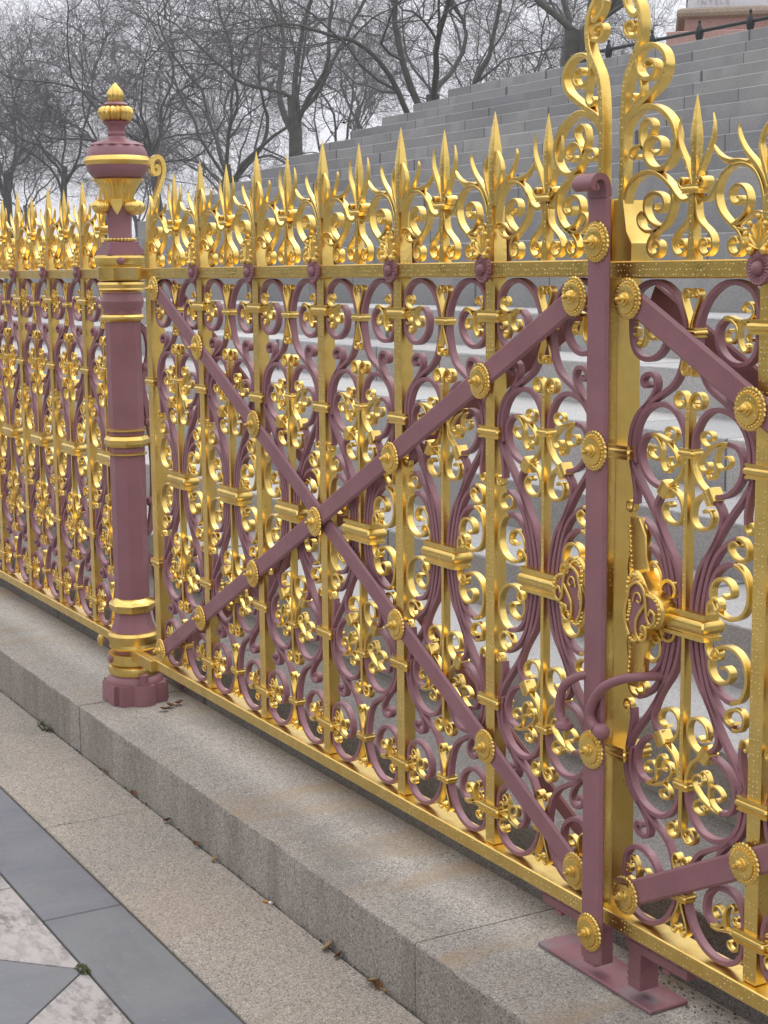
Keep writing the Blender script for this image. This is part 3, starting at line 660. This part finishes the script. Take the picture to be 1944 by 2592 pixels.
# ------------------------------------------------------------------ plate, kerb, paving
m = MB(); m.box(6.39, 7.375, .09, .34, -.499, -.476, .006); tag(m.build('floor_plate', PW), 'worn plum painted iron plate on the kerb under the meeting gate leaves', 'floor plate')
ZK, ZB = -.5, -.92
xs = [-34, -28, -22.2, -16.6, -11, -5.45, .235, 6.0, 11.9, 17.6, 23.3, 29]
m = MB()
for a, b in zip(xs, xs[1:]):
    worn_block(m, a + .007, b - .007, -.474 + random.uniform(-.004, .004), .60, ZB - .3, ZK - random.uniform(0, .003), .014, .008, .13, int(a * 10))
kb = m.build('kerb', KERB, sharp=25); kb.data.materials.append(KERBF); tag(kb, kind='structure')
for p in kb.data.polygons:
    if p.normal.y < -.6: p.material_index = 1
m = MB(); e = [-38, -31, -24.4, -17.9, -11.3, -4.7, 1.97, 8.7, 15.3, 22, 29]
for a, b in zip(e, e[1:]): m.box(a + .010, b - .010, -1.338, -.490, ZB - .06, ZB - random.uniform(0, .004), .008)
tag(m.build('granite_path', BAND, sharp=25), kind='structure')
m = MB(); x = 3.656 - 4.0 * 9
for k in range(17): m.box(x + .008, x + 4.0 - .008, -1.882, -1.358, ZB - .06, ZB - .004 - random.uniform(0, .003), .006); x += 4.0
# beyond the slate band: lozenges of slate and pale stone
w = 1.5
mm = MB()
def tile(mb, P):
    c = np.mean(P, axis=0); mid = [c + (np.array(p) - c) * (1 - .012 / max(.05, np.linalg.norm(np.array(p) - c))) for p in P]
    mb.rings([[(x, y, ZB - .06) for x, y in mid], [(x, y, ZB - .008) for x, y in mid], [(c[0] + (x - c[0]) * .996, c[1] + (y - c[1]) * .996, ZB - .003) for x, y in mid]])
for i in range(-14, 12):
    cx = 4.5 + 2 * w * i; y0 = -1.895
    for r in range(3):
        yc = y0 - w - 2 * w * r
        tile(m, [(cx, yc + w), (cx - w, yc), (cx, yc - w), (cx + w, yc)])
        for sx in (1, -1):
            tile(mm, [(cx, yc + w), (cx + sx * w, yc + w), (cx + sx * w, yc)]); tile(mm, [(cx, yc - w), (cx + sx * w, yc - w), (cx + sx * w, yc)])
tag(m.build('slate_pavement', SLATE, sharp=25), kind='structure')
tag(mm.build('pale_stone_pavement', MARBLE, sharp=25), kind='structure')
m = MB(); m.box(-40, 32, -11, .6, ZB - .5, ZB - .02, 0); tag(m.build('pavement_bed', MORTAR), kind='structure')
m = MB(); m.box(-60, 60, -60, -10.99, ZB - .5, ZB - .01, 0); tag(m.build('pavement', plain('far_paving', (.30, .28, .26), (.24, .23, .22), 4)), kind='structure')
m = MB(); N = 24
m.add([(x, y, ZB - .62) for x, y in ((-2500, -2500), (2500, -2500), (2500, 2500), (-2500, 2500))], [(0, 1, 2, 3)]); tag(m.build('ground', LAWN), kind='structure')

# ------------------------------------------------------------------ staircase
st = empty('granite_staircase', (-32.6, .49, ZK), 'broad flight of grey granite steps climbing behind the gates', 'staircase')
prof = [(.49, -.067), (1.52, .387), (2.52, .822), (3.6, 1.268), (4.73, 1.734), (5.95, 2.207), (7.1, 2.68)]
prof += [(.49 + 1.15 * k, -.067 + .4575 * k) for k in (7.1, 8.23, 9.4, 10.62, 11.4, 12.32, 13.2, 14.16, 15.07, 16.03, 16.98, 18.0, 19.03, 20.19)]
zprev = ZK
for i, (y, z) in enumerate(prof):
    yn = prof[i + 1][0] if i + 1 < len(prof) else y + 3.5
    m = MB(); worn_block(m, 0, 62 - .01 * i, y - .49 - .012, yn - .49 + .05, zprev - ZK - .02, z - ZK, .017, .008, .25, i)
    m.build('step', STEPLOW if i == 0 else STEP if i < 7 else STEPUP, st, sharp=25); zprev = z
m = MB(); m.box(.05, 61, 25.5, 60, -.5, prof[-1][1] - ZK - .015, .01); m.build('platform', STEP, st)
m = MB(); m.box(.02, 61, 1., 26, -.5, .3, 0); 
# handrail at the head of the stairs
hr = empty('handrail', (-34, 26.5, prof[-1][1] - .015), 'dark iron handrail with knobbed posts along the top of the steps', 'handrail')
dz = 9.95 - prof[-1][1] + .015
m = MB(); m.tube([(4.4, 0, dz + .06), (30, 0, dz - .02)], .052, 10); m.build('rail', IRON, hr)
for i in range(13):
    x = 6.4 + 2.13 * (i - .0) - .01
    m = MB(); m.lathe([(.05, 0), (.05, dz - .28), (.075, dz - .24), (.12, dz - .06), (.12, dz + .04), (.10, dz + .10), (.05, dz + .22), (.03, dz + .25), (.05, dz + .30), (.03, dz + .35), (.002, dz + .36)], (x, 0, 0), 16); m.build('post', IRON, hr)
# podium turned at forty five degrees
a0 = radians(51); ux = Vector((cos(a0), sin(a0), 0)); uy_ = Vector((-sin(a0), cos(a0), 0))
pod = empty('granite_podium', (-30.3, 31, prof[-1][1] - .015), 'pink granite podium with a pale inscribed band at the top right corner', 'podium')
zb = prof[-1][1] - .015
def block(name, mat, rows, par):
    m = MB(); L = 22
    m.rings([[tuple(ux * (s - 0) + uy_ * t + Vector((0, 0, z - zb))) for s, t in ((i, i), (L - i, i), (L - i, L - i), (i, L - i))] for i, z in rows]); return m.build(name, mat, par, sharp=25)
block('base', PINK, [(0, zb), (0, 11.15), (.04, 11.18), (.62, 11.19), (.62, 11.62), (.55, 11.7), (.60, 11.72)], pod)
block('moulding', BEIGE, [(.62, 11.64), (.40, 11.72), (.34, 11.82), (.36, 11.93), (.5, 12.0), (.62, 12.02)], pod)
fr = block('inscribed_band', PALEST, [(.70, 12.0), (.72, 12.42), (.9, 12.44), (2.2, 12.45)], pod)
block('upper_block', plain('brown_stone', (.16, .10, .095), (.11, .07, .07), 3), [(1.0, 12.43), (1.0, 15.5)], pod)
for txt, s in (('INTELE', 1.55), ('HEMON', 6.6), ('KAWE', 10.8)):
    cu = bpy.data.curves.new('carved_name', 'FONT'); cu.body = txt; cu.size = .26 * S; cu.extrude = .004; cu.align_x = 'CENTER'; cu.space_character = 1.4
    tmp = bpy.data.objects.new('tmp', cu); COL.objects.link(tmp); me = bpy.data.meshes.new_from_object(tmp.evaluated_get(bpy.context.evaluated_depsgraph_get())); bpy.data.objects.remove(tmp)
    me.materials.clear(); me.materials.append(NAMES); o = bpy.data.objects.new('carved_name', me); COL.objects.link(o)
    p = ux * s + uy_ * .70 + Vector((0, 0, 12.12 - zb)); o.location = p * S - uy_ * .004
    o.rotation_euler = (pi / 2, 0, a0); o.parent = fr

# ------------------------------------------------------------------ camera geometry (solved from the gate)
CR = Matrix(((0.492393, -0.125391, 0.861293), (0.870319, 0.081954, -0.485622), (-0.009694, 0.988717, 0.149484)))
CP = Vector((13.265, -4.738, 3.211)); FPX = 4012.5
def along(px, dist_m, z=ZB - .62):
    """ground point dist_m metres from the viewpoint in the direction of photo column px"""
    d = CR @ Vector(((px - 972) / FPX, (1296 - 760) / FPX, -1)); d.z = 0; d.normalize(); p = CP + d * (dist_m / S)
    return (p.x, p.y, z)

# ------------------------------------------------------------------ trees
def tubes_mesh(name, polys, mat, sides):
    V = []; Fq = []; o = 0
    for P, Rr in polys:
        P = np.asarray(P); n = len(P); k = sides(Rr[0])
        T = np.gradient(P, axis=0); T /= np.linalg.norm(T, axis=1)[:, None] + 1e-9
        ref = np.array([.37, .13, .0]) if abs(T[0][2]) > .7 else np.array([0, .1, 1.])
        A = np.cross(T, ref); A /= np.linalg.norm(A, axis=1)[:, None] + 1e-9; B = np.cross(T, A)
        an = 2 * pi * np.arange(k) / k
        ring = P[:, None, :] + (A[:, None, :] * np.cos(an)[None, :, None] + B[:, None, :] * np.sin(an)[None, :, None]) * np.asarray(Rr)[:, None, None]
        V.append(ring.reshape(-1, 3)); i = np.arange(n - 1)[:, None] * k + np.arange(k)[None, :]; j = np.arange(n - 1)[:, None] * k + (np.arange(k)[None, :] + 1) % k
        Fq.append(np.stack([i, j, j + k, i + k], -1).reshape(-1, 4) + o); o += n * k
    V = np.concatenate(V); Fq = np.concatenate(Fq)
    me = bpy.data.meshes.new(name); me.vertices.add(len(V)); me.vertices.foreach_set('co', V.astype(np.float32).ravel())
    me.loops.add(Fq.size); me.loops.foreach_set('vertex_index', Fq.astype(np.int32).ravel())
    me.polygons.add(len(Fq)); me.polygons.foreach_set('loop_start', np.arange(0, Fq.size, 4, dtype=np.int32))
    me.polygons.foreach_set('use_smooth', np.ones(len(Fq), bool)); me.update(calc_edges=True); me.materials.append(mat)
    return me
def grow_tree(seed, H, r0, lean=.05, fork=.26, nl=5):
    rg = np.random.default_rng(seed); big = []; small = []
    LV = [(.30, 7, .05, .10), (.44, 13, .20, .045), (.25, 7, .23, .03), (.15, 5, .22, -.01), (.085, 4, .22, -.03), (.05, 3, .22, -.03)]
    KID = [nl, 8, 7, 5, 3, 0]
    def go(p, d, L, r, lv):
        n = LV[lv][1]; wob = LV[lv][2]; up = LV[lv][3]; P = [p]; Rr = [r]; r1 = r * (.62 if lv == 0 else .30 if lv < 4 else .5); D = [d]
        for i in range(n):
            d = d + rg.normal(0, wob, 3) + np.array([0, 0, up]); d /= np.linalg.norm(d); p = p + d * L / n; P.append(p); D.append(d); Rr.append(r + (r1 - r) * (i + 1) / n)
        (big if lv < 2 else small).append((P, Rr))
        for k in range(KID[lv]):
            t = (rg.uniform(.75, 1.) if lv == 0 else rg.uniform(.22, 1.)); 
            if lv == 1 and k == 0: t = 1.
            f = t * n; i = min(int(f), n - 1); q = P[i] + (P[i + 1] - P[i]) * (f - i); dd = D[min(i + 1, n)]
            ax = rg.normal(0, 1, 3); ax -= dd * ax.dot(dd); ax /= np.linalg.norm(ax)
            if lv == 0:
                an = 2 * pi * (k + rg.uniform(-.25, .25)) / nl; ax = np.array([cos(an), sin(an), 0]); an2 = rg.uniform(.28, .85)
            else: an2 = rg.uniform(.45, 1.15)
            nd = dd * cos(an2) + ax * sin(an2); rr = (Rr[i] + (Rr[i + 1] - Rr[i]) * (f - i)) * (rg.uniform(.38, .62) if lv == 0 else rg.uniform(.42, .66))
            rr = max(rr, [0, 0, .04, .019, .0085, .0048][lv + 1])
            go(q, nd, H * LV[lv + 1][0] * rg.uniform(.65, 1.2) * (1.15 - .5 * t if lv else 1), rr, lv + 1)
    go(np.array([0, 0, -.3]), np.array([rg.normal(0, lean), rg.normal(0, lean), 1.]), H * fork + .3, r0, 0)
    sd = lambda r: 9 if r > .12 else 6 if r > .05 else 4 if r > .02 else 3
    return tubes_mesh('trunk', big, BARK, sd), tubes_mesh('crown', small, TWIG, sd)
VAR = [grow_tree(11, 25, .46, .03, .40), grow_tree(23, 24, .36, .05, .33, 6), grow_tree(37, 25, .48, .05, .38, 5), grow_tree(58, 23, .28, .04, .36, 6)]
def tree(var, px, dist, sc, rot, label, group=None):
    r = empty('bare_tree', along(px, dist), label, 'tree', group); r.rotation_euler.z = rot; r.scale = (sc, sc, sc)
    for nm, me in zip(('trunk', 'crown'), VAR[var]):
        o = bpy.data.objects.new(nm, me); COL.objects.link(o); o.parent = r
    return r
G = 'bare winter trees beyond the steps'
tree(0, 742, 76, 1.0, .4, 'stout bare tree rising straight above the left end of the steps', G)
tree(2, 1085, 66, .95, 2.2, 'bare tree with forked mossy trunk above the upper steps at top centre', G)
tree(2, 1468, 56, 1.05, 4.1, 'thick bare tree trunk just left of the tall gilded crest', G)
tree(1, 600, 88, .98, 1.3, 'slim bare tree midway between the post finial and the stout trunk', G)
tree(3, 440, 92, 1.1, .2, 'thin bare tree just to the right of the finialled post', G)
tree(3, 250, 98, .95, 3.3, 'bare tree right behind the finialled post', G)
tree(3, 150, 98, 1.02, 5.0, 'bare tree with a thin trunk left of the post finial', G)
tree(0, 28, 104, .84, 2.6, 'leftmost bare tree, at the left edge of the photo', G)
B = 'hazy back row of bare trees'; bl = 'hazy bare tree of the back row, a tangle of thin grey twigs'
for k, (px, dist, v, sc) in enumerate([(-60, 150, 1, .9), (95, 150, 3, 1.0), (345, 155, 1, .9), (560, 125, 3, 1.1), (890, 118, 1, 1.15), (1240, 105, 1, 1.1), (1350, 120, 3, 1.3), (1620, 120, 0, 1.0)]):
    tree(v, px, dist, sc, k * 1.7, bl, B)
# scrub and evergreen clumps at the foot of the trees: many small leaf faces through an uneven volume
def clump(name, n, size, fn, mat, seed):
    rg = np.random.default_rng(seed); V = np.zeros((n, 4, 3)); c = fn(rg, n)
    a = rg.normal(0, 1, (n, 3)); a /= np.linalg.norm(a, axis=1)[:, None]; b = np.cross(a, rg.normal(0, 1, (n, 3))); b /= np.linalg.norm(b, axis=1)[:, None]
    s = size * rg.uniform(.6, 1.4, (n, 1))
    for i, (p, q) in enumerate(((-1, 0), (0, -.5), (1, 0), (0, .5))): V[:, i] = c + a * s * p + b * s * q
    me = bpy.data.meshes.new(name); me.from_pydata(V.reshape(-1, 3).tolist(), [], np.arange(4 * n).reshape(-1, 4).tolist()); me.materials.append(mat)
    o = bpy.data.objects.new(name, me); COL.objects.link(o); return o
def mound(w, d, h, lumps, seed):
    r0 = np.random.default_rng(seed); L = [(r0.uniform(-w, w), r0.uniform(-d, d), r0.uniform(.5, 1) * h, r0.uniform(.2, .42) * h) for _ in range(lumps)]
    def fn(rg, n):
        k = rg.integers(0, lumps, n); u = rg.normal(0, 1, (n, 3)); u /= np.linalg.norm(u, axis=1)[:, None]; u *= rg.uniform(.55, 1.05, (n, 1))
        A = np.array(L)[k]; c = np.stack([A[:, 0] + u[:, 0] * A[:, 3] * 1.3, A[:, 1] + u[:, 1] * A[:, 3] * 1.3, np.abs(A[:, 2] * rg.uniform(.1, 1, n) - A[:, 3] * .6 + u[:, 2] * A[:, 3])], 1); return c
    return fn
o = clump('evergreen_bush', 60000, .09, mound(1.7, 1.2, 7.6, 60, 3), IVY, 5); o.location = Vector(along(1010, 60)) * S; tag(o, 'dark evergreen bush rising behind the steps left of the forked trunk', 'bush')
o = clump('evergreen_bush', 6000, .08, mound(1.0, .8, 2.6, 14, 8), IVY, 9); o.location = Vector(along(735, 62)) * S; tag(o, 'low dark bush at the foot of the stout trunk by the end of the steps', 'bush')
o = clump('added_leaf_screen', 26000, 1.5, mound(190, 14, 24, 170, 41), IVY, 43); o.location = Vector((20, -175, ZB - .6)) * S; tag(o, 'unseen leafy belt added behind the viewer to darken reflections in the gilding', 'added reflection screen', kind='stuff')  # unseen leaf mass, added to darken gold reflections and cut light on front faces
sc_obj = clump('scrub', 60000, .13, mound(34, 3, 2.4, 300, 12), BRUSH, 13); sc_obj.location = Vector(along(150, 84)) * S; sc_obj.rotation_euler.z = radians(60.6)
tag(sc_obj, 'belt of brown winter scrub under the trees, behind the railing spikes', 'scrub', kind='stuff')

# ------------------------------------------------------------------ small things on the paving
def leaf_obj(x, y, z, L, rot, mat, label, curl=.5):
    m = MB(); R = []
    for i in range(7):
        s = i / 6 - .5; w = .42 * L * math.sqrt(max(.02, 1 - (2 * s) ** 2)); zz = curl * L * s * s * 1.6
        R.append([(s * L, -w, zz + .35 * w), (s * L, 0, zz), (s * L, w, zz + .45 * w), (s * L, w, zz + .45 * w + .004), (s * L, 0, zz + .004), (s * L, -w, zz + .35 * w + .004)])
    m.rings(R); o = m.build('dead_leaf', mat, None, (x, y, z)); o.rotation_euler = rot
    return tag(o, label, 'leaf', 'dead leaves along the joints')
leaf_obj(7.295, -.045, .195, .085, (-.25, .12, .2), LEAF, 'rust brown curled leaf lodged on the lower brace beside the cover strip')
lv = [(5.02, 'pale brown'), (5.16, 'small tan'), (5.58, 'narrow brown'), (5.63, 'larger curled tan'), (5.72, 'broken pale'), (2.95, 'tiny russet'), (3.28, 'small upright russet'), (1.62, 'dark brown'), (.95, 'little grey brown'), (2.36, 'thin tan')]
for k, (x, w) in enumerate(lv):
    leaf_obj(x, -.505 - .02 * random.random(), ZB + .02, .055 + .04 * random.random(), (random.uniform(-.9, .9), random.uniform(-.6, .6), random.uniform(0, 3)), LEAF if k % 2 else LEAFP, f'{w} dead leaf along the kerb foot, {["first", "second", "third", "fourth", "fifth", "sixth", "seventh", "eighth", "ninth", "tenth"][sorted(range(10), key=lambda i: -lv[i][0]).index(k)]} from the bottom')
for k, (x, y) in enumerate(((.74, .18), (.82, .10), (.70, .28))):
    leaf_obj(x, y, ZK + .015, .09, (random.uniform(-.4, .4), 0, 1.1 * k), LEAF, ['brown leaf scrap nearest the bolted foot of the post', 'outermost brown leaf scrap right of the post foot', 'rear brown leaf scrap behind the post foot'][k])
cg = empty('cigarette_end', (4.16, -.515, ZB), 'cigarette end with tan filter in the joint at the foot of the kerb', 'cigarette end'); cg.rotation_euler.z = .35
m = MB(); m.tube([(-.04, 0, .011), (.012, 0, .011)], .0105, 10); m.build('filter', FILTER, cg)
m = MB(); m.tube([(.012, 0, .011), (.035, 0, .011)], .0103, 10); m.build('paper', PAPER, cg)
def tuft(x, y, z, n, h, spread, label):
    m = MB()
    for _ in range(n):
        a = random.uniform(0, 2 * pi); r = spread * math.sqrt(random.random()); bx, by = x + r * cos(a) * 1.4, y + r * sin(a) * .6; hh = h * random.uniform(.4, 1); l = random.uniform(.2, .8) * hh; w = .004
        ca, sa = cos(a), sin(a)
        m.add([(bx - sa * w, by + ca * w, z), (bx + sa * w, by - ca * w, z), (bx + ca * l * .4 + sa * w * .7, by + sa * l * .4 - ca * w * .7, z + hh * .7), (bx + ca * l, by + sa * l, z + hh), (bx + ca * l * .4 - sa * w * .7, by + sa * l * .4 + ca * w * .7, z + hh * .7)], [(0, 1, 2, 3, 4)])
    tag(m.build('grass_tuft', MOSS, smooth=False), label, 'grass', kind='stuff')
tuft(-.62, -.50, ZB - .01, 90, .065, .11, 'tuft of grass at the foot of the kerb near the left edge')
tuft(4.50, -1.91, ZB - .01, 240, .022, .06, 'patch of moss in the joint where the slate point meets the slate band')
m = MB(); rg = random.Random(5)
for _ in range(420):
    if rg.random() < .7: x, y, z = rg.uniform(-6, 7), -.488 + rg.gauss(0, .010), ZB - .004
    else: x, y, z = rg.uniform(6.9, 8.6), rg.uniform(.30, .47), ZK + .002
    r = rg.uniform(.003, .012); m.ball((x, y, z), 1, 5, 4, Euler((rg.uniform(0, 3), rg.uniform(0, 3), 0)).to_matrix(), (r, r * rg.uniform(.5, 1), r * rg.uniform(.4, .8)))
tag(m.build('grit', SOIL, smooth=False), 'brown grit and crumbs lying in the joint along the kerb foot', 'grit', kind='stuff')
# ------------------------------------------------------------------ sky, sun, camera
W = bpy.data.worlds.new('World'); scene.world = W; W.use_nodes = True
nt = W.node_tree; bg = nt.nodes['Background']
EL, AZ = radians(68), radians(-25)
sky = nt.nodes.new('ShaderNodeTexSky'); sky.sky_type = 'NISHITA'; sky.sun_disc = False; sky.sun_elevation = EL; sky.sun_rotation = AZ; sky.air_density = 1.; sky.dust_density = 3.; sky.ozone_density = 1.
hs = nt.nodes.new('ShaderNodeHueSaturation'); hs.inputs['Saturation'].default_value = .18; nt.links.new(sky.outputs[0], hs.inputs['Color'])
tc = nt.nodes.new('ShaderNodeTexCoord'); nz = nt.nodes.new('ShaderNodeTexNoise'); nz.inputs['Scale'].default_value = 2.2; nz.inputs['Detail'].default_value = 5; nt.links.new(tc.outputs['Generated'], nz.inputs['Vector'])
cr = nt.nodes.new('ShaderNodeValToRGB'); cr.color_ramp.elements[0].position = .3; cr.color_ramp.elements[0].color = (7.7, 7.7, 8.2, 1); cr.color_ramp.elements[1].position = .7; cr.color_ramp.elements[1].color = (8.6, 8.6, 9.3, 1); nt.links.new(nz.outputs['Fac'], cr.inputs['Fac'])
mx = nt.nodes.new('ShaderNodeMix'); mx.data_type = 'RGBA'; mx.inputs[0].default_value = .75; nt.links.new(hs.outputs[0], mx.inputs[6]); nt.links.new(cr.outputs[0], mx.inputs[7])
sx_ = nt.nodes.new('ShaderNodeSeparateXYZ'); nt.links.new(tc.outputs['Generated'], sx_.inputs[0])
mr = nt.nodes.new('ShaderNodeMapRange'); mr.inputs['From Min'].default_value = .0; mr.inputs['From Max'].default_value = 1.; mr.inputs['To Min'].default_value = 1.; mr.inputs['To Max'].default_value = 1.75; nt.links.new(sx_.outputs[2], mr.inputs['Value'])
vm = nt.nodes.new('ShaderNodeVectorMath'); vm.operation = 'SCALE'; nt.links.new(mx.outputs[2], vm.inputs[0]); nt.links.new(mr.outputs[0], vm.inputs['Scale'])
nt.links.new(vm.outputs[0], bg.inputs['Color']); bg.inputs['Strength'].default_value = .10
sd = bpy.data.lights.new('sun', 'SUN'); sd.energy = .6; sd.angle = radians(40); sd.color = (1, .96, .9)
so = bpy.data.objects.new('sun', sd); COL.objects.link(so)
dirv = Vector((sin(AZ) * cos(EL), cos(AZ) * cos(EL), sin(EL)))
so.rotation_euler = dirv.to_track_quat('Z', 'Y').to_euler(); so.location = (0, 0, 30)
cd = bpy.data.cameras.new('camera'); cam = bpy.data.objects.new('camera', cd); COL.objects.link(cam); scene.camera = cam
cd.sensor_fit = 'VERTICAL'; cd.sensor_height = 36; cd.sensor_width = 27; cd.lens = 36 * FPX / 2592; cd.clip_start = .05; cd.clip_end = 3000
cam.matrix_world = Matrix.Translation(CP * S) @ CR.to_4x4()
scene.view_settings.view_transform = 'Standard'; scene.view_settings.look = 'None'; scene.view_settings.exposure = .5; scene.view_settings.gamma = 1

m = MB(); m.box(-700, 120, -120, 520, ZB - 4, 130, 0); hz = m.build('haze', PU, smooth=False); hz.data.materials.clear(); hm = bpy.data.materials.new('pale_air'); hm.use_nodes = True; hz.data.materials.append(hm)
t = hm.node_tree; t.nodes.remove(t.nodes['Principled BSDF']); pv = t.nodes.new('ShaderNodeVolumePrincipled'); pv.inputs['Density'].default_value = .0011; pv.inputs['Color'].default_value = (.93, .93, .97, 1); t.links.new(pv.outputs[0], t.nodes['Material Output'].inputs['Volume']); tag(hz, kind='stuff')
